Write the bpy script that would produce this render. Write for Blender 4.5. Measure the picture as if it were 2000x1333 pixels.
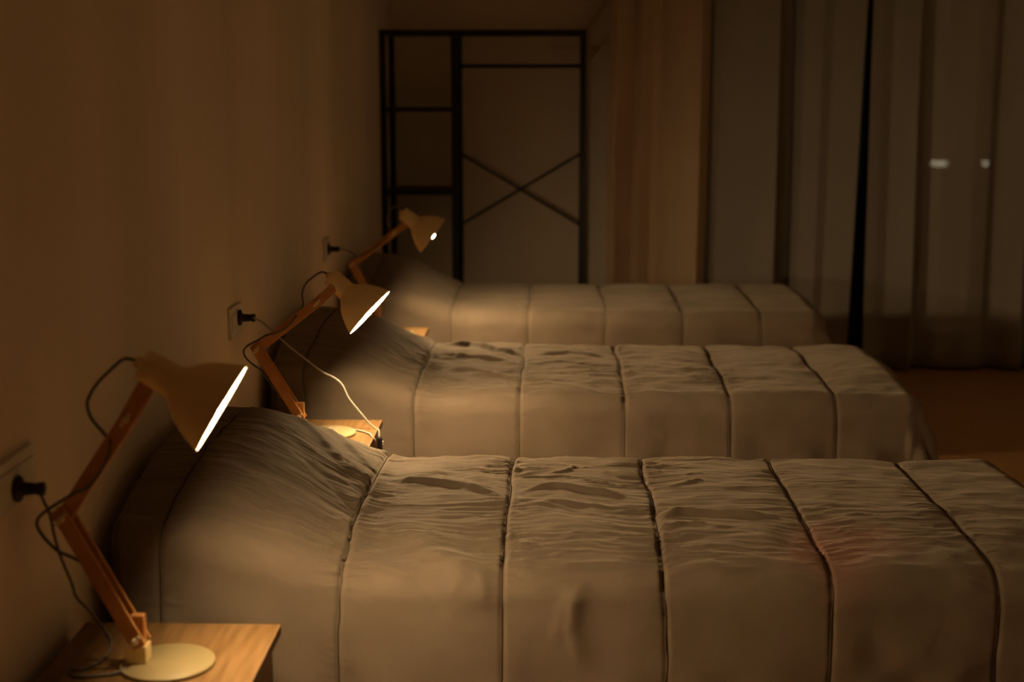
import bpy, bmesh, math, random
import numpy as np
from mathutils import Vector, Matrix
random.seed(3)
for o in list(bpy.data.objects): bpy.data.objects.remove(o)
SC = bpy.context.scene
COL = SC.collection

# ------------------------------------------------------------------ camera
F_PX = 2803.7
CAM = Vector((0.8243, 0.0, 1.474))
PITCH, YAW = .1784, .0263
cd = bpy.data.cameras.new('camera'); cam = bpy.data.objects.new('camera', cd); COL.objects.link(cam)
cam.location = CAM; cam.rotation_euler = (math.pi/2-PITCH, 0, YAW)
cd.sensor_width = 36; cd.lens = F_PX*36/2000; cd.clip_end = 300
cd.dof.use_dof = True; cd.dof.focus_distance = 3.25; cd.dof.aperture_fstop = 2.8
SC.camera = cam
RM = cam.rotation_euler.to_matrix()
def ray(px, py): return RM @ Vector(((px-1000)/F_PX, -(py-666.5)/F_PX, -1))
def at_y(px, py, Y):
    d = ray(px, py); return CAM + d*((Y-CAM.y)/d.y)
def at_z(px, py, Z):
    d = ray(px, py); return CAM + d*((Z-CAM.z)/d.z)
def at_x(px, py, X):
    d = ray(px, py); return CAM + d*((X-CAM.x)/d.x)

# ------------------------------------------------------------------ world, exposure (the lamps are built below)
w = bpy.data.worlds.new('night'); SC.world = w; w.use_nodes = True
bg = w.node_tree.nodes['Background']; bg.inputs[0].default_value = (.03, .06, .05, 1); bg.inputs[1].default_value = .02
vs = SC.view_settings
vs.view_transform = 'Standard'; vs.look = 'None'; vs.exposure = 0.74; vs.gamma = 1; vs.use_curve_mapping = False
BULB = 455.0
LIGHT_COL = (1.0, .70, .36)

# ------------------------------------------------------------------ materials
def nmat(name, rough=.6, spec=.3, sheen=0.0):
    m = bpy.data.materials.new(name); m.use_nodes = True
    nt = m.node_tree; b = nt.nodes['Principled BSDF']
    b.inputs['Roughness'].default_value = rough
    b.inputs['Specular IOR Level'].default_value = spec
    b.inputs['Sheen Weight'].default_value = sheen
    return m, nt, b
def noise_mix(nt, c1, c2, scale, vec_scale=(1,1,1), detail=4, lo=.35, hi=.65):
    tc = nt.nodes.new('ShaderNodeTexCoord'); mp = nt.nodes.new('ShaderNodeMapping'); mp.inputs['Scale'].default_value = vec_scale
    n = nt.nodes.new('ShaderNodeTexNoise'); n.inputs['Scale'].default_value = scale; n.inputs['Detail'].default_value = detail
    r = nt.nodes.new('ShaderNodeValToRGB'); r.color_ramp.elements[0].position = lo; r.color_ramp.elements[1].position = hi
    r.color_ramp.elements[0].color = (*c1, 1); r.color_ramp.elements[1].color = (*c2, 1)
    nt.links.new(tc.outputs['Object'], mp.inputs[0]); nt.links.new(mp.outputs[0], n.inputs['Vector']); nt.links.new(n.outputs[0], r.inputs[0])
    return r.outputs[0], n.outputs[0], mp.outputs[0]
def bump(nt, b, h, strength, dist):
    bp = nt.nodes.new('ShaderNodeBump'); bp.inputs['Strength'].default_value = strength; bp.inputs['Distance'].default_value = dist
    nt.links.new(h, bp.inputs['Height']); nt.links.new(bp.outputs[0], b.inputs['Normal'])
def simple(name, c1, c2, scale=20, rough=.6, spec=.3, vs=(1,1,1), bs=0.0, bd=.001, sheen=0):
    m, nt, b = nmat(name, rough, spec, sheen)
    c, h, _ = noise_mix(nt, c1, c2, scale, vs); nt.links.new(c, b.inputs['Base Color'])
    if bs: bump(nt, b, h, bs, bd)
    return m
M = {}
M['wall'] = simple('wall_plaster', (.76,.655,.53), (.92,.80,.67), 1.5, .9, .1, (1,1,.06), .25, .004)  # upright streaks in the colour stand in for soft shadow bands
M['wallback'] = simple('wall_back_plaster', (.72,.62,.50), (.77,.67,.54), 2.0, .9, .1, (1,1,.4), .2, .003)
M['ceil'] = simple('ceiling_paint', (.82,.76,.68), (.85,.79,.71), 3, .9, .1)
M['floor'] = simple('floor_laminate', (.46,.25,.095), (.54,.30,.12), 3.0, .42, .4, (1,14,1), .1, .001)
M['ground'] = simple('asphalt', (.03,.03,.03), (.05,.05,.05), 4, .9)
M['beech'] = simple('beech_wood', (.155,.080,.027), (.235,.135,.054), 6, .45, .35, (14,1.2,14), .1, .0006)
M['drawerfront'] = simple('beech_front', (.18,.10,.04), (.22,.125,.05), 6, .5, .3, (6,1.2,20))
M['armwood'] = simple('lamp_wood', (.50,.22,.07), (.60,.29,.10), 30, .45, .35)
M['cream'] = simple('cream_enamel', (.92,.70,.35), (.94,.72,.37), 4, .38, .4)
M['cream_dimmed'] = simple('cream_enamel_dimmed', (.31,.245,.12), (.33,.26,.13), 4, .42, .35)  # the shade's cream paint, darkened to hold back strong lamplight on the disc
M['creamin'] = simple('white_reflector', (.54,.52,.49), (.56,.54,.51), 4, .5, .3)
M['brass'] = simple('bright_screw', (.75,.62,.42), (.8,.67,.46), 12, .35, .5)
M['black'] = simple('black_plastic', (.012,.011,.010), (.018,.016,.015), 20, .45, .3)
M['whitepl'] = simple('white_plastic', (.72,.68,.60), (.76,.72,.64), 10, .4, .4)
M['steel'] = simple('black_steel', (.010,.009,.009), (.016,.014,.013), 15, .5, .3)
M['sheet'] = simple('mattress_ticking', (.55,.50,.44), (.6,.55,.48), 20, .9, .1)
M['bedframe'] = simple('dark_bed_frame', (.03,.02,.015), (.05,.035,.025), 12, .5, .3)
# braided cord: black and white twisted
m, nt, b = nmat('braided_cord', .7, .2)
tc = nt.nodes.new('ShaderNodeTexCoord'); wv = nt.nodes.new('ShaderNodeTexWave'); wv.inputs['Scale'].default_value = 90; wv.bands_direction = 'DIAGONAL'
r = nt.nodes.new('ShaderNodeValToRGB'); r.color_ramp.elements[0].color = (.03,.028,.025,1); r.color_ramp.elements[1].color = (.30,.28,.25,1)
nt.links.new(tc.outputs['Object'], wv.inputs[0]); nt.links.new(wv.outputs[1], r.inputs[0]); nt.links.new(r.outputs[0], b.inputs['Base Color'])
M['cord'] = m
m, nt, b = nmat('pale_cord', .6, .3)
c, h, _ = noise_mix(nt, (.31,.285,.245), (.36,.33,.285), 60); nt.links.new(c, b.inputs['Base Color']); M['palecord'] = m
# comforter fabric
def fabric(name, mark_at=None):
    m, nt, b = nmat(name, .85, .12, .22)
    b.inputs['Sheen Roughness'].default_value = .5; b.inputs['Sheen Tint'].default_value = (1, .85, .68, 1)
    c, h, _ = noise_mix(nt, (.160,.121,.087), (.192,.146,.106), 5, detail=6)
    tc = nt.nodes.new('ShaderNodeTexCoord')
    mp = nt.nodes.new('ShaderNodeMapping'); mp.inputs['Scale'].default_value = (520, 60, 60)
    n2 = nt.nodes.new('ShaderNodeTexNoise'); n2.inputs['Scale'].default_value = 1.0; n2.inputs['Detail'].default_value = 2
    nt.links.new(tc.outputs['Object'], mp.inputs[0]); nt.links.new(mp.outputs[0], n2.inputs['Vector'])
    bump(nt, b, n2.outputs[0], .25, .0012)
    out = c
    if mark_at:  # pinkish patch mixed into the fabric colour around this point
        g = nt.nodes.new('ShaderNodeVectorMath'); g.operation = 'SUBTRACT'; g.inputs[1].default_value = mark_at
        s = nt.nodes.new('ShaderNodeVectorMath'); s.operation = 'MULTIPLY'; s.inputs[1].default_value = (7, 6, 3)
        nz = nt.nodes.new('ShaderNodeTexNoise'); nz.inputs['Scale'].default_value = 9
        l = nt.nodes.new('ShaderNodeVectorMath'); l.operation = 'LENGTH'
        ad = nt.nodes.new('ShaderNodeMath'); ad.operation = 'ADD'
        mr = nt.nodes.new('ShaderNodeMapRange'); mr.inputs['From Min'].default_value = .9; mr.inputs['From Max'].default_value = 1.6
        mr.inputs['To Min'].default_value = .45; mr.inputs['To Max'].default_value = 0
        mx = nt.nodes.new('ShaderNodeMix'); mx.data_type = 'RGBA'; mx.inputs['B'].default_value = (.36,.13,.10,1)
        nt.links.new(tc.outputs['Object'], g.inputs[0]); nt.links.new(tc.outputs['Object'], nz.inputs['Vector'])
        nt.links.new(g.outputs[0], s.inputs[0]); nt.links.new(s.outputs[0], l.inputs[0])
        nt.links.new(l.outputs['Value'], ad.inputs[0]); nt.links.new(nz.outputs[0], ad.inputs[1]); nt.links.new(ad.outputs[0], mr.inputs[0])
        nt.links.new(mr.outputs[0], mx.inputs['Factor']); nt.links.new(c, mx.inputs['A']); out = mx.outputs['Result']
    nt.links.new(out, b.inputs['Base Color'])
    return m
M['seam'] = simple('seam_thread', (.07,.05,.035), (.09,.065,.045), 80, .9, .1)
# curtain: thin woven cloth, a little see-through
m, nt, b = nmat('curtain_cloth', .9, .05)
c, h, _ = noise_mix(nt, (.36,.32,.27), (.40,.355,.30), 6, (1,1,.1)); nt.links.new(c, b.inputs['Base Color'])
tr = nt.nodes.new('ShaderNodeBsdfTransparent'); mxs = nt.nodes.new('ShaderNodeMixShader'); mxs.inputs[0].default_value = .2
out = nt.nodes['Material Output']
nt.links.new(b.outputs[0], mxs.inputs[1]); nt.links.new(tr.outputs[0], mxs.inputs[2]); nt.links.new(mxs.outputs[0], out.inputs[0])
M['curtain'] = m
M['drape'] = simple('warm_drape_cloth', (.51,.365,.245), (.57,.415,.28), 6, .9, .05, (1,1,.1))
# window glass
m = bpy.data.materials.new('window_glass'); m.use_nodes = True; nt = m.node_tree; nt.nodes.clear()
o_ = nt.nodes.new('ShaderNodeOutputMaterial'); t_ = nt.nodes.new('ShaderNodeBsdfTransparent'); g_ = nt.nodes.new('ShaderNodeBsdfGlossy'); g_.inputs['Roughness'].default_value = .02
mx_ = nt.nodes.new('ShaderNodeMixShader'); mx_.inputs[0].default_value = .06
nt.links.new(t_.outputs[0], mx_.inputs[1]); nt.links.new(g_.outputs[0], mx_.inputs[2]); nt.links.new(mx_.outputs[0], o_.inputs[0]); M['glass'] = m
def emit(name, col, s):
    m = bpy.data.materials.new(name); m.use_nodes = True; nt = m.node_tree; nt.nodes.clear()
    o = nt.nodes.new('ShaderNodeOutputMaterial'); e = nt.nodes.new('ShaderNodeEmission')
    e.inputs[0].default_value = (*col, 1); e.inputs[1].default_value = s; nt.links.new(e.outputs[0], o.inputs[0]); return m
M['bulb'] = emit('lit_bulb', LIGHT_COL, BULB)
M['street'] = emit('street_light', (1, .9, .6), 3.2)

# ------------------------------------------------------------------ mesh helpers
class MB:
    def __init__(s): s.bm = bmesh.new()
    def box(s, lo, hi, bev=0.0):
        lo, hi = Vector(lo), Vector(hi); b = bmesh.new()
        bmesh.ops.create_cube(b, size=1)
        for v in b.verts: v.co = Vector([(lo[i]+hi[i])/2 + v.co[i]*(hi[i]-lo[i]) for i in range(3)])
        if bev: bmesh.ops.bevel(b, geom=b.edges[:], offset=bev, segments=2, affect='EDGES', profile=.6)
        return s.merge(b)
    def bar(s, p0, p1, wid, thick, side=Vector((0,1,0)), bev=.0015):
        p0, p1 = Vector(p0), Vector(p1); d = p1-p0; L = d.length; d.normalize()
        side = (side - d*side.dot(d)).normalized(); up = d.cross(side)
        b = bmesh.new(); bmesh.ops.create_cube(b, size=1)
        for v in b.verts: v.co = Vector((v.co.x*L, v.co.y*wid, v.co.z*thick))
        if bev: bmesh.ops.bevel(b, geom=b.edges[:], offset=bev, segments=2, affect='EDGES', profile=.6)
        mid = (p0+p1)/2
        for v in b.verts: v.co = mid + d*v.co.x + up*v.co.y + side*v.co.z
        return s.merge(b)
    def tube(s, pts, r, n=8, smooth=True, cap=True):
        P = [Vector(p) for p in pts]
        if smooth and len(P) > 2:
            Q = []
            for i in range(len(P)-1):
                a, b_, c, d = P[max(i-1,0)], P[i], P[i+1], P[min(i+2, len(P)-1)]
                for k in range(6):
                    t = k/6
                    Q.append(.5*((2*b_)+(c-a)*t+(2*a-5*b_+4*c-d)*t*t+(3*b_-a-3*c+d)*t**3))
            Q.append(P[-1]); P = Q
        b = bmesh.new(); rings = []; ref = Vector((.13,.31,.94))
        for i, p in enumerate(P):
            t = (P[min(i+1,len(P)-1)]-P[max(i-1,0)])
            if t.length < 1e-9: t = Vector((0,0,1))
            t.normalize(); u = (ref - t*ref.dot(t)); u.normalize(); v = t.cross(u); ref = u
            rr = r[i] if isinstance(r, list) else r
            rings.append([b.verts.new(p + (u*math.cos(2*math.pi*k/n)+v*math.sin(2*math.pi*k/n))*rr) for k in range(n)])
        for a, c in zip(rings, rings[1:]):
            for k in range(n): b.faces.new((a[k], a[(k+1)%n], c[(k+1)%n], c[k])).smooth = True
        if cap: b.faces.new(rings[0][::-1]); b.faces.new(rings[-1])
        return s.merge(b)
    def lathe(s, o, axis, prof, n=40, close=False):
        o, axis = Vector(o), Vector(axis).normalized(); u = axis.orthogonal().normalized(); v = axis.cross(u)
        b = bmesh.new(); rings = []
        for t, r in prof:
            rings.append([b.verts.new(o+axis*t+(u*math.cos(2*math.pi*k/n)+v*math.sin(2*math.pi*k/n))*max(r,1e-5)) for k in range(n)])
        for a, c in zip(rings, rings[1:]):
            for k in range(n): b.faces.new((a[k], a[(k+1)%n], c[(k+1)%n], c[k])).smooth = True
        bmesh.ops.remove_doubles(b, verts=b.verts[:], dist=2e-5)
        return s.merge(b)
    def merge(s, b):
        me = bpy.data.meshes.new('t'); b.to_mesh(me); b.free(); s.bm.from_mesh(me); bpy.data.meshes.remove(me); return s
    def build(s, name, mat, parent=None, label=None):
        bmesh.ops.recalc_face_normals(s.bm, faces=s.bm.faces[:])
        me = bpy.data.meshes.new(name)
        if parent is not None:
            off = parent_world(parent)
            for v in s.bm.verts: v.co -= off
        s.bm.to_mesh(me); s.bm.free(); me.materials.append(M[mat] if isinstance(mat, str) else mat)
        o = bpy.data.objects.new(name, me); COL.objects.link(o)
        if parent is not None: o.parent = parent
        if label: o['label'] = label
        return o
def parent_world(p):
    v = Vector((0,0,0))
    while p is not None: v += p.location; p = p.parent
    return v
def thing(name, loc, label, cat, group=None):
    o = bpy.data.objects.new(name, None); COL.objects.link(o); o.location = loc; o.empty_display_size = .05
    o['label'] = label; o['category'] = cat
    if group: o['group'] = group
    return o
def tag(o, label, cat=None, group=None, kind=None):
    o['label'] = label
    if cat: o['category'] = cat
    if group: o['group'] = group
    if kind: o['kind'] = kind
    return o
def struct(name, mb, mat, label):
    return tag(mb.build(name, mat), label, kind='structure')
def np_mesh(name, V, Fq, mat, parent=None):
    me = bpy.data.meshes.new(name)
    if parent is not None: V = V - np.array(parent_world(parent))
    me.vertices.add(len(V)); me.vertices.foreach_set('co', V.astype(np.float32).ravel())
    me.loops.add(Fq.size); me.loops.foreach_set('vertex_index', Fq.astype(np.int32).ravel())
    me.polygons.add(len(Fq)); me.polygons.foreach_set('loop_start', np.arange(0, Fq.size, 4, dtype=np.int32))
    me.polygons.foreach_set('use_smooth', np.ones(len(Fq), dtype=bool))
    me.update(calc_edges=True); me.validate(); me.materials.append(mat)
    o = bpy.data.objects.new(name, me); COL.objects.link(o)
    if parent is not None: o.parent = parent
    return o

# ------------------------------------------------------------------ the room
YB, XR, YF, ZC = 7.56, 3.95, -5.0, 2.62
WX0, WX1, WZ0, WZ1 = 1.40, 3.60, .06, 2.30            # balcony window behind the curtains
struct('floor', MB().box((-.15,YF,-.12), (XR,YB,0)), 'floor', 'dark brown laminate floor beside the feet of the beds')
struct('ceiling', MB().box((-.15,YF,ZC), (XR,YB+.2,ZC+.1)), 'ceil', 'plain ceiling above the room')
struct('wall_left', MB().box((-.15,YF,0), (0,YB+.2,ZC)), 'wall', 'bare warm plaster wall at the bed heads')
wb = MB().box((0,YB,0), (WX0,YB+.2,ZC)).box((WX1,YB,0), (XR,YB+.2,ZC)).box((WX0,YB,WZ1), (WX1,YB+.2,ZC)).box((WX0,YB,0), (WX1,YB+.2,WZ0))
struct('wall_back', wb, 'wallback', 'dim plaster wall behind the metal rack')
struct('wall_right', MB().box((XR,YF,-.12), (XR+.15,YB+.2,ZC+.1)), 'wallback', 'plain wall to the right out of view')
struct('wall_front', MB().box((-.15,YF-.15,-.12), (XR+.15,YF,ZC+.1)), 'wallback', 'plain wall behind the viewer')
struct('trim_1', MB().box((.03,YB-.006,at_y(1000,404,YB).z-.004), (1.22,YB,at_y(1000,404,YB).z+.004)), 'wallback', 'thin horizontal bead across the back wall')
wn = tag(bpy.data.objects.new('window_1', None), 'dark balcony window behind the curtains', kind='structure'); COL.objects.link(wn); wn.location = (WX0, YB, WZ0)
fr = MB()
for x in (WX0, (WX0+WX1)/2-.03, WX1-.06): fr.box((x,YB+.06,WZ0), (x+.06,YB+.12,WZ1))
fr.box((WX0,YB+.06,WZ0), (WX1,YB+.12,WZ0+.07)); fr.box((WX0,YB+.06,WZ1-.07), (WX1,YB+.12,WZ1))
fr.build('window_frame', 'steel', wn)
for a, c in ((WX0+.06, (WX0+WX1)/2-.03), ((WX0+WX1)/2+.03, WX1-.06)):
    MB().box((a,YB+.085,WZ0+.07), (c,YB+.091,WZ1-.07)).build('pane', 'glass', wn)
struct('ground', MB().box((-30,YB+1.5,-6.2), (60,110,-6.0)), 'ground', 'dark street ground outside the window')

# ------------------------------------------------------------------ street lights outside
def street_lamp(px, py, Y, wid, label):
    p = at_y(px, py, Y); t = thing('street_lamp', (p.x, Y, -6.0), label, 'street light', 'street lights outside')
    MB().tube([(p.x,Y+.3,-6.0),(p.x,Y+.3,p.z-.3),(p.x,Y+.15,p.z+.1),(p.x,Y,p.z+.12)], .06, 8).build('pole', 'steel', t)
    MB().box((p.x-wid/2-.05,Y-.12,p.z+.08), (p.x+wid/2+.05,Y+.15,p.z+.18), .02).build('lamp_head', 'steel', t)
    MB().box((p.x-wid/2,Y-.10,p.z-.06), (p.x+wid/2,Y+.10,p.z+.08), .03).build('lamp_glass', 'street', t)
street_lamp(1834, 320, 42, .42, 'wide street light glowing through the curtain, left one of two')
street_lamp(1924, 320, 42, .13, 'small street light glowing through the curtain, right one of two')

# ------------------------------------------------------------------ noise in numpy
def vnoise(x, y, seed):
    rs = np.random.RandomState(seed); T = rs.rand(256, 256)*2-1
    xi = np.floor(x).astype(int); yi = np.floor(y).astype(int); fx = x-xi; fy = y-yi
    fx = fx*fx*fx*(fx*(fx*6-15)+10); fy = fy*fy*fy*(fy*(fy*6-15)+10)
    g = lambda i, j: T[i & 255, j & 255]
    return (g(xi,yi)*(1-fx)+g(xi+1,yi)*fx)*(1-fy)+(g(xi,yi+1)*(1-fx)+g(xi+1,yi+1)*fx)*fy
def fbm(x, y, seed, o=3):
    s = 0; a = 1
    for k in range(o): s = s + a*vnoise(x*2**k, y*2**k, seed+k); a *= .5
    return s
def sstep(a, b, x):
    t = np.clip((x-a)/(b-a), 0, 1); return t*t*(3-2*t)

# ------------------------------------------------------------------ beds
PER = 1.5185
BX0, BX1, BY0, BY1, ZT = .055, 1.855, 2.610, 3.345, .577
RAD, HANG = .065, .40
SEAMS = [.130+.305*i for i in range(6)]
def hump(x):                                # pillow under the comforter
    return .160*(1-sstep(.14, .50, x))
def base_surface(a, b, yo):
    """flat-sheet coordinates (a along the bed, b across) -> points; drop = arc length past the top's edge"""
    ax = np.clip(a, BX0, BX1)
    hf = 1-sstep(.08, .52, ax)
    y0 = BY0 - .10*hf; y1 = BY1 + .01*hf
    bt = np.clip((b-BY0)/(BY1-BY0), 0, 1)
    by = y0 + bt*(y1-y0)
    ou = a-ax
    ov = np.where(b < BY0, b-BY0, np.where(b > BY1, b-BY1, 0.0))
    d = np.hypot(ou, ov); dd = np.maximum(d, 1e-9)
    ux, uy = ou/dd, ov/dd
    dc = np.minimum(d, HANG)
    th = np.minimum(dc/RAD, math.pi/2)
    over = np.maximum(dc-RAD*math.pi/2, 0)
    out = RAD*np.sin(th) + over*(.06+.26*np.clip(ux, 0, 1))
    # drape folds, strongest at the foot end
    ang = np.where(ux > 0, ux, 0)
    fold = over*(.09*np.sin(a*34+b*30+1.0+2*vnoise(a*4, b*4, 43))+.10*vnoise(a*16+3, b*14, 41))*(.25+.75*np.clip(ang+sstep(1.5,1.95,ax),0,1))
    head = ux < 0
    out = np.where(head, out*.45, out+fold)
    drop = RAD*(1-np.cos(th))+over*.995
    g = 1-.32*np.abs(bt*2-1)**3
    z = ZT + hump(ax)*g - drop
    z = z + .012*np.sin(math.pi*bt)          # slight crown
    x = np.clip(ax+ux*out, .012, None); y = by+uy*out
    return np.stack([x, y+yo, z], -1), dc
def seg_dist(a, b, pts):
    D = np.full(a.shape, 9.0); T = np.zeros(a.shape); S = np.zeros(a.shape); n = len(pts)-1
    for i in range(n):
        p, q = np.array(pts[i]), np.array(pts[i+1]); d = q-p; L = d@d
        t = np.clip(((a-p[0])*d[0]+(b-p[1])*d[1])/L, 0, 1)
        ex, ey = a-(p[0]+t*d[0]), b-(p[1]+t*d[1]); e = np.hypot(ex, ey)
        sgn = np.sign(d[0]*ey-d[1]*ex)
        m = e < D; D = np.where(m, e, D); T = np.where(m, (i+t)/n, T); S = np.where(m, sgn, S)
    return D, T, S
def top_px(px, py, yo=0):
    p = at_z(px, py, ZT+.02); return (p.x, p.y-yo)
def side_px(px, py, yo=0):
    p = at_y(px, py, BY0-RAD-.01+yo); return (p.x, BY0-RAD*math.pi/2-(ZT-RAD-p.z))
FOLDS1 = [   # (points on the photo, on the top?, height, width)
    ([(755,935),(820,945),(900,955),(985,975)], 1, .013, .013),
    ([(800,930),(870,925),(930,938),(985,960)], 1, -.006, .016),
    ([(1015,962),(1080,955),(1150,962),(1230,966)], 1, .013, .012),
    ([(1030,985),(1120,985),(1210,990)], 1, .005, .012),
    ([(1060,925),(1110,915),(1125,900)], 1, .006, .010),
    ([(1285,1010),(1330,1000),(1420,1002),(1530,1010)], 1, .013, .013),
    ([(1290,1030),(1340,1020),(1440,1030)], 1, .005, .012),
    ([(1300,950),(1340,945),(1370,935)], 1, .006, .012),
    ([(760,1010),(830,1060),(905,1095),(985,1120)], 1, .010, .030),
    ([(700,1030),(790,1085),(880,1120)], 1, -.006, .030),
    ([(620,880),(680,905),(735,925)], 1, .008, .014),
    ([(560,900),(640,930),(715,962)], 1, .008, .018),
    ([(590,960),(660,985),(700,1005)], 1, -.006, .016),
    ([(1145,1135),(1120,1180),(1114,1235),(1135,1310)], 0, .007, .017),
    ([(1122,1150),(1098,1200),(1085,1260)], 0, .005, .02),
    ([(930,1120),(940,1150),(950,1180)], 0, .003, .012),
    ([(870,1120),(880,1140),(895,1165)], 0, .003, .012),
]
FOLDS2 = [
    ([(860,668),(920,672),(975,684),(1020,690)], 1, .018, .014),
    ([(850,690),(920,700),(1000,708)], 1, .012, .013),
    ([(865,718),(930,724),(1010,735)], 1, .008, .013),
    ([(1035,690),(1110,690),(1190,698)], 1, .010, .012),
    ([(1030,712),(1100,708),(1180,716)], 1, .006, .012),
    ([(790,690),(820,672),(850,662)], 1, .006, .012),
]
def make_bed(k, label, step, folds, wr, fab):
    yo = PER*k
    root = thing('bed', (BX0, (BY0+BY1)/2+yo, 0), label, 'bed', 'beds in a row')
    na = int((2.30+.30)/step); nb = int((BY1-BY0+2*HANG)/step*1.15)
    a1 = np.linspace(BX0-.34, BX1+HANG, na); b1 = np.linspace(BY0-HANG, BY1+HANG, nb)
    A, B = np.meshgrid(a1, b1, indexing='ij')
    P, D = base_surface(A, B, yo)
    gu = np.gradient(P, axis=0); gv = np.gradient(P, axis=1)
    N = np.cross(gu, gv); ln = np.linalg.norm(N, axis=-1, keepdims=True); N = N/np.maximum(ln, 1e-12)
    # quilting
    wob = .006*vnoise(A*2, B*5+k*7, 11+k)
    Aw = A + wob
    ds = np.full(A.shape, 9.0)
    for s in SEAMS: ds = np.minimum(ds, np.abs(Aw-s))
    ph = np.clip(ds/.1525, 0, 1)
    ontop = 1-sstep(.02, .12, D)
    puff = (.003+.004*ontop)*np.clip(1-(1-ph)**3, 0, 1) - .0032*np.exp(-(ds/.005)**2)
    # puckers: short ridges that run along the bed and fade away from each seam
    warp = .35*fbm(A*9, B*9, 21+k, 2)
    yy = B*70+warp*3
    rdg = lambda n: (1-np.abs(n)*1.6)**2*np.where(np.abs(n) < .625, 1, 0)
    pk = rdg(vnoise(A*6+k*5, yy*.62, 31+k))*.0042+rdg(vnoise(A*11, yy*1.15, 33+k))*.0026+vnoise(A*16, yy*2.1, 35+k)*.0010
    body = .85+1.25*np.exp(-ds/.045)
    mid = 1-sstep(1.25, 1.75, A)*.75
    nearhead = sstep(.30, .46, A)*1.0+.45*(1-sstep(.30,.46,A))
    calm = .35+.65*sstep(-.5, .5, fbm(A*3.1+k*9, B*5.3, 71+k, 2))
    pk = pk*body*calm*sstep(.0, .010, ds)*(ontop*mid*nearhead*wr+.30*np.exp(-ds/.03))
    low = .004*fbm(A*5+k, B*7, 51+k, 3)*(.5+.5*ontop)+.0028*fbm(A*13+k, B*16, 55+k, 2)*ontop*wr
    side = (1-ontop)*.004*vnoise(A*11+k*3, B*4, 61+k)
    H = puff+pk+low+side
    for pts, top, h, wd in folds:
        q = [(top_px if top else side_px)(x, y, yo) for x, y in pts]
        d_, t_, s_ = seg_dist(A, B, q)
        wloc = wd*np.where(s_ > 0, 1.3, .7)
        H = H + h*np.exp(-(d_/wloc)**2)*np.clip(np.sin(math.pi*np.clip(t_, .02, .98))*1.6, 0, 1)
    P = P+N*H[..., None]
    P[..., 0] = np.maximum(P[..., 0], .006)
    keep = np.hypot(A-np.clip(A, BX0, BX1), B-np.clip(B, BY0, BY1))
    idx = np.arange(na*nb).reshape(na, nb)
    f = np.stack([idx[:-1,:-1], idx[1:,:-1], idx[1:,1:], idx[:-1,1:]], -1).reshape(-1, 4)
    kf = keep.ravel()[f].min(1) < HANG
    com = np_mesh('comforter', P.reshape(-1, 3), f[kf], fab, root)
    com['label'] = 'taupe quilted comforter with stitched channels'
    # stitched seams lying in the grooves
    from_b = np.linspace(BY0-HANG+.005, BY1+HANG-.005, 150)
    for s in SEAMS:
        sb = ((from_b-b1[0])/(b1[1]-b1[0])); ib = np.clip(sb.astype(int), 0, nb-2)
        pts = []
        for i in ib:
            aw = Aw[:, i]; ia = int(np.argmin(np.abs(aw-s))); pts.append(Vector(P[ia, i])+Vector(N[ia, i])*.0010)
        # light smoothing
        for _ in range(2): pts = [pts[0]]+[(pts[i-1]+pts[i]*2+pts[i+1])/4 for i in range(1, len(pts)-1)]+[pts[-1]]
        MB().tube(pts, .0015, 6, smooth=False).build('seam', 'seam', com)
    MB().box((.05,BY0-.02+yo,.33), (1.85,BY1+.02+yo,.55), .03).build('mattress', 'sheet', root)
    MB().box((.05,BY0-.02+yo,.25), (1.85,BY1+.02+yo,.33), .008).build('bed_base', 'bedframe', root)
    for x in (.09, 1.80):
        for y in (BY0+.01, BY1-.06): MB().box((x,y+yo,0), (x+.05,y+.05+yo,.25), .004).build('leg', 'bedframe', root)
    b = bmesh.new(); bmesh.ops.create_uvsphere(b, u_segments=24, v_segments=14, radius=1)
    for v in b.verts:
        c = v.co; sx = abs(c.x)**.6*math.copysign(1, c.x); sy = abs(c.y)**.6*math.copysign(1, c.y)
        v.co = Vector((.22+sx*.13, (BY0+BY1)/2+yo+sy*.30, .600+c.z*.052))
    m_ = MB(); m_.merge(b); m_.build('pillow', 'sheet', root)
    return root
st = at_z(1640, 1060, ZT+.02)
bloc = Vector((BX0, (BY0+BY1)/2, 0))
fab_plain = fabric('taupe_quilt_fabric')
fab_mark = fabric('taupe_quilt_fabric_with_pink_mark', tuple(st-bloc))
make_bed(0, 'bed with wrinkled taupe comforter nearest the camera, faint pink mark near foot', .0040, FOLDS1, 1.0, fab_mark)
make_bed(1, 'middle bed of the three under a taupe quilted comforter', .0060, FOLDS2, .9, fab_plain)
make_bed(2, 'farthest bed of the three, in front of the black metal rack', .0075, [], .5, fab_plain)

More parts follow.
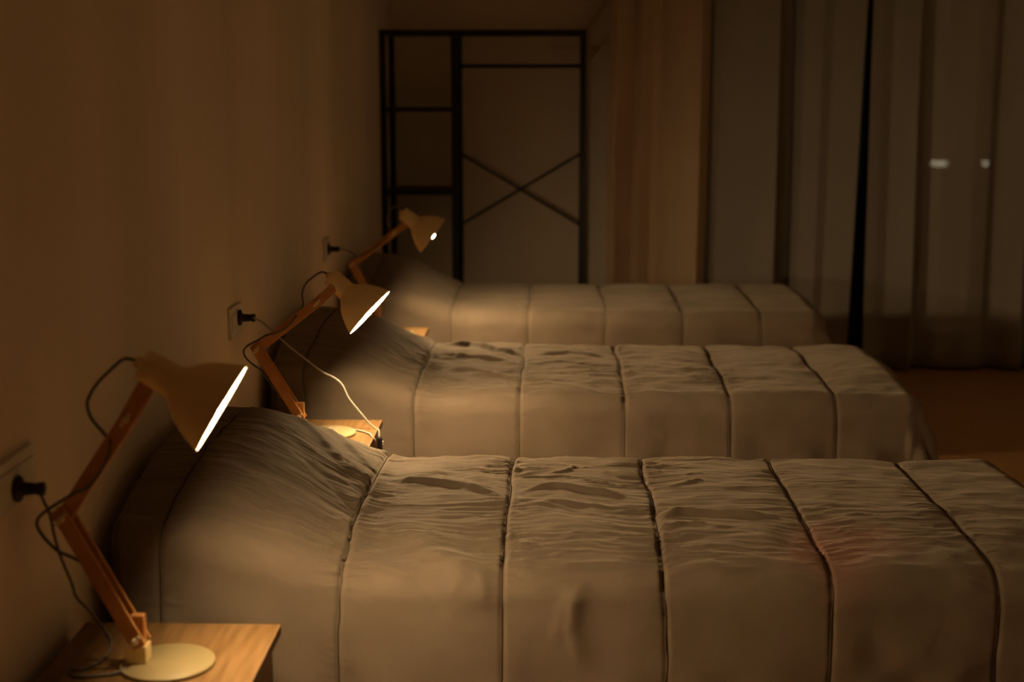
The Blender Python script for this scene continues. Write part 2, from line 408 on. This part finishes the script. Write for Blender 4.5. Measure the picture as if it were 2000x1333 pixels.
# ------------------------------------------------------------------ nightstands
NX0, NX1, NY0, NY1, NZ = .028, .366, 1.950, 2.331, .557
def nightstand(k, label):
    yo = PER*k; t = thing('nightstand', ((NX0+NX1)/2, (NY0+NY1)/2+yo, 0), label, 'nightstand', 'nightstands between the beds')
    y0, y1 = NY0+yo, NY1+yo
    MB().box((NX0,y0,NZ-.018), (NX1,y1,NZ), .0015).build('top', 'beech', t)
    MB().box((NX0,y0,.0), (NX1-.02,y0+.018,NZ-.018), .001).build('side_panel', 'beech', t)
    MB().box((NX0,y1-.018,.0), (NX1-.02,y1,NZ-.018), .001).build('side_panel', 'beech', t)
    MB().box((NX0,y0+.018,.05), (NX0+.006,y1-.018,NZ-.018)).build('back_panel', 'drawerfront', t)
    MB().box((NX0+.006,y0+.018,.05), (NX1-.02,y1-.018,.068)).build('bottom_panel', 'drawerfront', t)
    for z0, z1 in ((.072,.28), (.286,NZ-.022)):
        d = MB().box((NX0+.03,y0+.022,z0), (NX1-.012,y1-.022,z1), .0015).build('drawer', 'drawerfront', t)
        MB().lathe((NX1-.012,(y0+y1)/2,(z0+z1)/2), (1,0,0), [(0,.006),(.012,.006),(.014,.012),(.022,.013),(.024,.010),(.024,0)], 16).build('knob', 'brass', d)
nightstand(0, 'light wood nightstand closest to the camera, under the largest lamp')
nightstand(1, 'light wood nightstand in front of the middle bed, crossed by a pale cord')
nightstand(2, 'light wood nightstand beside the farthest bed, only a corner showing')

# ------------------------------------------------------------------ wall sockets
def wall_socket(k, px_l, px_r, cy, label):
    ya = at_x(px_l, cy, 0).y; yb = at_x(px_r, cy, 0).y
    z = at_x((px_l+px_r)/2, cy, 0).z; h = .040
    t = thing('wall_socket', (0, (ya+yb)/2, z), label, 'wall socket', 'wall sockets above the nightstands')
    MB().box((.0,ya,z-h), (.009,yb,z+h), .003).build('cover_plate', 'whitepl', t)
    n = 3; wd = (yb-ya-.02)/n
    for i in range(n):
        MB().box((.009,ya+.01+i*wd+.001,z-h+.018), (.0115,ya+.01+(i+1)*wd-.001,z+h-.018), .001).build('socket_module', 'whitepl', t)
    return t
wall_socket(0, -62, 62, 955, 'white wall socket with a black plug at the left edge of the picture')
wall_socket(1, 445, 467, 627, 'white wall socket beside the elbow of the middle lamp')
wall_socket(2, 630, 641, 487, 'small far wall socket above the head of the middle lamp')

# ------------------------------------------------------------------ lamps
SHADE_L = .140; SR = .878
def lamp(k, label, yl, foot, elbow, joint, topp, rimc, tilt, psi, base, cord_px, plug_px, cord2):
    Pt = lambda p, dy=0: at_y(p[0], p[1], yl+dy)
    F_, E, J, T, R = Pt(foot), Pt(elbow), Pt(joint), Pt(topp), Pt(rimc)
    zt = NZ
    bc = Vector((at_y(base[0], base[1], yl).x, yl, zt))
    root = thing('desk_lamp', bc, label, 'desk lamp', 'jointed desk lamps on the nightstands')
    MB().lathe(bc, (0,0,1), [(0,0),(0,.073),(.001,.0745),(.006,.0745),(.007,.0735),(.007,0)], 56).build('base_disc', 'cream_dimmed', root)
    px = F_.x
    MB().box((px-.018,yl-.016,zt+.007), (px+.016,yl+.016,zt+.036), .002).build('base_bracket', 'cream', root)
    MB().box((px-.010,yl-.008,zt+.034), (px+.012,yl+.008,max(F_.z+.035, zt+.085)), .0015).build('upright', 'armwood', root)
    dl = (E-F_).normalized()
    for s in (-1, 1):
        sd = Vector((0, s*.0135, 0))
        MB().bar(F_-dl*.012+sd, E+dl*.016+sd, .024, .007).build('lower_arm', 'armwood', root)
    du = (J-E).normalized()
    MB().bar(E-du*.014, J+du*.014, .025, .016).build('upper_arm', 'armwood', root)
    dh = (T-J).normalized()
    for s in (-1, 1):
        sd = Vector((0, s*.0125, 0))
        MB().bar(J-dh*.012+sd, T+dh*.006+sd, .024, .006).build('head_arm', 'armwood', root)
    for q in (F_, E, J):
        nut = MB().lathe(q+Vector((0,-.0165,0)), (0,-1,0), [(0,.0055),(.007,.0055),(.008,.004),(.008,0)], 14)
        wv_ = Vector((math.cos(.9), 0, math.sin(.9)))
        nut.bar(q+Vector((0,-.022,0))-wv_*.013, q+Vector((0,-.022,0))+wv_*.013, .006, .003, bev=.001)
        nut.tube([q+Vector((0,.019,0)), q+Vector((0,-.018,0))], .003, 8, smooth=False)
        nut.build('wing_nut', 'brass', root)
    ax = Vector((math.cos(tilt)*math.cos(psi), math.cos(tilt)*math.sin(psi), -math.sin(tilt)))
    Ao = R-ax*SHADE_L
    prof = [(0,0),(0,.023),(.002,.027),(.004,.0285),(.030,.0290),(.060,.0300),(.068,.0325),(.076,.0405),(.085,.0500),(.096,.0590),(.110,.0680),(.126,.0760),(.142,.0825),(.154,.0862)]
    prof = [(t*SHADE_L/.154, r*SR) for t, r in prof]
    sh = MB().lathe(Ao, ax, prof, 56).build('lamp_shade', 'cream', root)
    inner = [(.1541,.0862),(.1541,.0850),(.142,.0812),(.126,.0747),(.110,.0667),(.096,.0577),(.085,.0487),(.076,.0392),(.068,.0312),(.060,.0288),(.050,.028),(.050,0)]
    inner = [(t*SHADE_L/.154, r*SR) for t, r in inner]
    MB().lathe(Ao, ax, inner, 56).build('reflector', 'creamin', sh)
    MB().lathe(Ao, ax, [(-.010,0),(-.010,.006),(-.008,.009),(0,.010)], 16).build('cable_gland', 'cream', sh)
    # bulb: globe whose tip just reaches past the rim
    rb, hb = .026, .036; cb = SHADE_L+(.0015,.0025,.0050)[k]-hb
    bp = [(cb+hb*math.sin(t), rb*math.cos(t)) for t in np.linspace(-math.pi/3, math.pi/2, 10)]
    b = MB().lathe(Ao, ax, bp, 24).build('bulb', 'bulb', sh)
    s0 = cb-hb*math.sin(math.pi/3)
    MB().lathe(Ao, ax, [(.0460,.0),(.0460,.0135),(s0,.0130)], 20).build('lamp_holder', 'whitepl', sh)
    MB().bar(T-Vector((0,.016,0)), T+Vector((0,.016,0)), .018, .018, side=Vector((1,0,0))).build('head_bracket', 'armwood', root)
    # cords
    c1 = [Ao-ax*.008]+[Pt((x, y), dy) for x, y, dy in cord_px]
    MB().tube(c1, .0028, 8).build('cord', 'cord', root)
    wy = at_x(plug_px[0], plug_px[1], .012)
    pl = MB().lathe((.0118, wy.y, wy.z), (1,0,0), [(0,.0),(0,.0205),(.003,.021),(.006,.019),(.008,.011),(.030,.009),(.036,.0105),(.042,.0105),(.042,0)], 20).build('plug', 'black', root)
    c2 = [Vector((.052, wy.y, wy.z))]+[Vector(p) for p in cord2]
    return root, c2, Pt
LY = (2.150, 3.680, 5.205); ZS = NZ+.0031
R1, c2, P1 = lamp(0, 'largest desk lamp with cream shade and wooden arm, closest to the camera', LY[0],
    (270,1246), (127,1008), (252,815), (288,752), (433,799), math.radians(31), math.radians(3), (328,1302),
    [(242,702,0),(215,724,0),(188,752,0),(173,778,0),(171,795,0),(180,820,0),(208,853,.004),(216,866,-.014),(206,905,-.014),(176,950,-.014),(150,962,-.012),(112,984,0),(82,1005,0),(72,1022,0),(82,1045,0),(112,1076,0),(142,1090,0),(172,1110,0),(215,1175,0),(248,1230,.002),(262,1288,.002)],
    (33,955), [at_y(80,967,LY[0]-.02), at_y(97,1005,LY[0]-.01), at_y(107,1050,LY[0]), at_y(120,1092,LY[0]+.01), at_y(140,1140,LY[0]+.03), at_y(150,1168,LY[0]+.06), at_y(178,1196,LY[0]+.10),
     at_z(205,1232,ZS+.004), at_z(218,1255,ZS), at_z(205,1285,ZS), at_z(165,1307,ZS), at_z(135,1308,ZS), at_z(150,1322,ZS), at_z(215,1318,ZS), at_z(250,1306,ZS+.004)])
MB().tube(c2, .0026, 8).build('cord', 'cord', R1)
R2, c2, P2 = lamp(1, 'desk lamp with cream shade in front of the middle bed', LY[1],
    (586,812), (503,682), (621,590), (650,563), (722.5,611), math.radians(42), math.radians(-6), (640,840),
    [(628,532,0),(612,541,0),(597,555,0),(590,575,0),(592,595,0),(583,612,0),(575,622,-.012),(560,640,-.013),(535,652,-.013),(520,655,-.008),(505,664,0),(482,677,0),(476,690,0),(486,706,0),(510,724,0),(525,745,0),(560,790,0),(584,815,.002)],
    (467,621), [at_y(x, y, LY[1]+d) for x, y, d in ((497,622,.0),(512,630,.02),(532,647,.04),(562,674,.05),(600,704,.06),(632,728,.06),(652,738,.06),(668,752,.06),(681,778,.06),(701,803,.06),(722,828,.06),(734,838,.06))]
     + [(NX1+.004, LY[1]+.05, NZ-.004), (NX1+.004, LY[1]+.03, NZ-.05), (NX1+.004, LY[1]-.005, NZ-.065), (NX1+.004, LY[1]-.03, NZ-.05), (NX1+.004, LY[1]-.035, NZ-.01), (NX1-.006, LY[1]-.03, ZS), at_z(722,848,ZS), at_z(700,841,ZS), at_z(670,838,ZS), at_z(640,838,ZS+.008)])
MB().tube(c2, .0026, 8).build('cord', 'palecord', R2, 'pale braided cord catching the light')
q = Vector((NX1+.008, LY[1]+.035, NZ-.035)); MB().box(q-Vector((.006,.010,.020)), q+Vector((.006,.010,.020)), .004).build('cord_switch', 'black', R2)
MB().box(q+Vector((.006,-.005,-.002)), q+Vector((.0085,.005,.008)), .001).build('switch_rocker', 'whitepl', R2)
R3, c2, P3 = lamp(2, 'smallest-looking desk lamp with cream shade, in front of the farthest bed', LY[2],
    (736,603), (688,517), (770,455), (794,437), (845.5,461), math.radians(37), math.radians(2.2), (770,628),
    [(776,402,0),(764,408,0),(757,420,0),(757,440,0),(762,450,0),(750,470,-.012),(725,490,-.012),(700,502,-.01),(682,512,0),(678,522,0),(686,535,0),(700,550,0),(720,580,0),(735,606,.002)],
    (641,487), [at_y(662,487,LY[2]), at_y(676,489,LY[2]+.02), at_y(692,498,LY[2]+.04), at_y(702,515,LY[2]+.06), at_y(710,560,LY[2]+.07), at_y(718,605,LY[2]+.07), at_z(735,632,ZS)])
MB().tube(c2, .0026, 8).build('cord', 'cord', R3)

# ------------------------------------------------------------------ metal clothes rack
RY0, RY1 = 7.04, 7.44
xl, xm, xr = at_y(750,300,RY0).x, at_y(888,300,RY0).x, at_y(1139,300,RY0).x; zt = at_y(900,58,RY0).z; pr = .0115
rk = thing('clothes_rack', ((xl+xr)/2, (RY0+RY1)/2, 0), 'tall black metal clothes rack with crossed braces against the back wall', 'clothes rack')
for x in (xl, xm, xr):
    pr = .0115 if x == xr else .0150
    for y in (RY0, RY1): MB().box((x-pr,y-pr,0), (x+pr,y+pr,zt), .002).build('post', 'steel', rk)
for y in (RY0, RY1): MB().box((xl,y-.010,zt-.02), (xr,y+.010,zt), .002).build('top_rail', 'steel', rk)
for x in (xl, xm, xr):
    MB().box((x-.010,RY0,zt-.02), (x+.010,RY1,zt), .002).build('side_rail', 'steel', rk)
    MB().box((x-.010,RY0,.10), (x+.010,RY1,.12), .002).build('side_rail', 'steel', rk)
for y in (RY0, RY1): MB().box((xl,y-.010,.10), (xr,y+.010,.12), .002).build('bottom_rail', 'steel', rk)
zr = at_y(1000,129,(RY0+RY1)/2).z
MB().tube([(xm,(RY0+RY1)/2,zr),(xr,(RY0+RY1)/2,zr)], .010, 12, smooth=False).build('hanging_rod', 'steel', rk)
for x in (xm, xr): MB().box((x-.008,RY0,zr-.01), (x+.008,RY1,zr+.01), .002).build('side_rail', 'steel', rk)
z1, z2 = at_y(900,299,RY1).z, at_y(900,440,RY1).z
MB().tube([(xm,RY1-.004,z1),(xr,RY1-.004,z2)], .007, 10, smooth=False).build('brace', 'steel', rk)
MB().tube([(xm,RY1+.006,z2),(xr,RY1+.006,z1)], .007, 10, smooth=False).build('brace', 'steel', rk)
for py in (215, 378):
    z = at_y(820, py, RY0).z
    MB().box((xl,RY0+.005,z-.009), (xm,RY1-.005,z+.009), .002).build('shelf', 'steel', rk)

# ------------------------------------------------------------------ curtains
def curtain(name, label, prof, edge=None, cloth='curtain', YC=7.40):
    xs = np.array([at_y(p, 300, YC-.02).x for p, _ in prof]); off = np.array([o for _, o in prof])
    xd = np.linspace(xs[0], xs[-1], 420); od = np.interp(xd, xs, off)
    ker = np.exp(-np.linspace(-2,2,7)**2); ker /= ker.sum(); od = np.convolve(np.pad(od, 3, mode='edge'), ker, 'valid')
    zs = np.linspace(.02, 2.59, 40)
    X, Z = np.meshgrid(xd, zs, indexing='ij'); O = np.repeat(od[:, None], 40, 1)
    low = 1-Z/2.6
    X = X + .010*np.sin(Z*1.3+X*3)*low
    if edge == 'left':     # its free edge hangs inwards towards the floor
        wgt = sstep(xs[-1]-.35, xs[-1], X); X = X-wgt*low*.075
    O = 1.5*O*(.75+.35*low)+.006*vnoise(X*9, Z*1.2, 77)
    Y = YC+.05-O
    V = np.stack([X, Y, Z], -1).reshape(-1, 3); n0, n1 = X.shape; idx = np.arange(n0*n1).reshape(n0, n1)
    f = np.stack([idx[:-1,:-1], idx[1:,:-1], idx[1:,1:], idx[:-1,1:]], -1).reshape(-1, 4)
    t = thing(name, (float(xs.mean()), YC, 0), label, 'curtain', 'curtains over the balcony window')
    c = np_mesh('cloth', V, f, M[cloth], t)
    sm = c.modifiers.new('thickness', 'SOLIDIFY'); sm.thickness = .0015
    hb = np.stack([X[:, 1], Y[:, 1]-.002, Z[:, 1]], -1)[::6]
    MB().tube([tuple(p) for p in hb], .004, 6, smooth=False).build('hem', cloth, t)
    return t
curtain('curtain', 'narrow warm brown drape between the black rack and the pale curtain',
    [(1188,.06),(1202,.085),(1225,.03),(1240,.0),(1252,.035),(1275,.0),(1290,.0),(1308,.04),(1335,.08),(1362,.115),(1372,.08),(1384,.02)], None, 'drape', 7.36)
curtain('curtain', 'long grey-beige curtain panel left of the dark gap, behind the farthest bed',
    [(1360,.0),(1380,.03),(1392,.045),(1402,.035),(1420,.05),(1465,.08),(1511,.115),(1515,.06),(1524,.0),(1545,.0),(1562,.06),(1600,.07),(1625,.05),(1655,.06),(1690,.07)], 'left')
right = [(1693,.07),(1715,.06),(1738,.04),(1760,.06),(1785,.10),(1790,.05),(1800,.02),(1818,.03),(1840,.055),(1900,.065),(1935,.05),(1950,.02),(1965,.03),(1985,.06),(2010,.08)]
x = 2030
while x < 2330: right += [(x,.02),(x+22,.05),(x+45,.09)]; x += 62
curtain('curtain', 'long grey-beige curtain panel right of the dark gap, with two faint lights showing through', right)
tr_ = MB().box((.9,YB-.22,2.595), (XR-.05,YB-.09,2.62), .004); t_ = tr_.build('curtain_rail', 'whitepl'); tag(t_, 'ceiling curtain rail above the window', 'curtain rail')
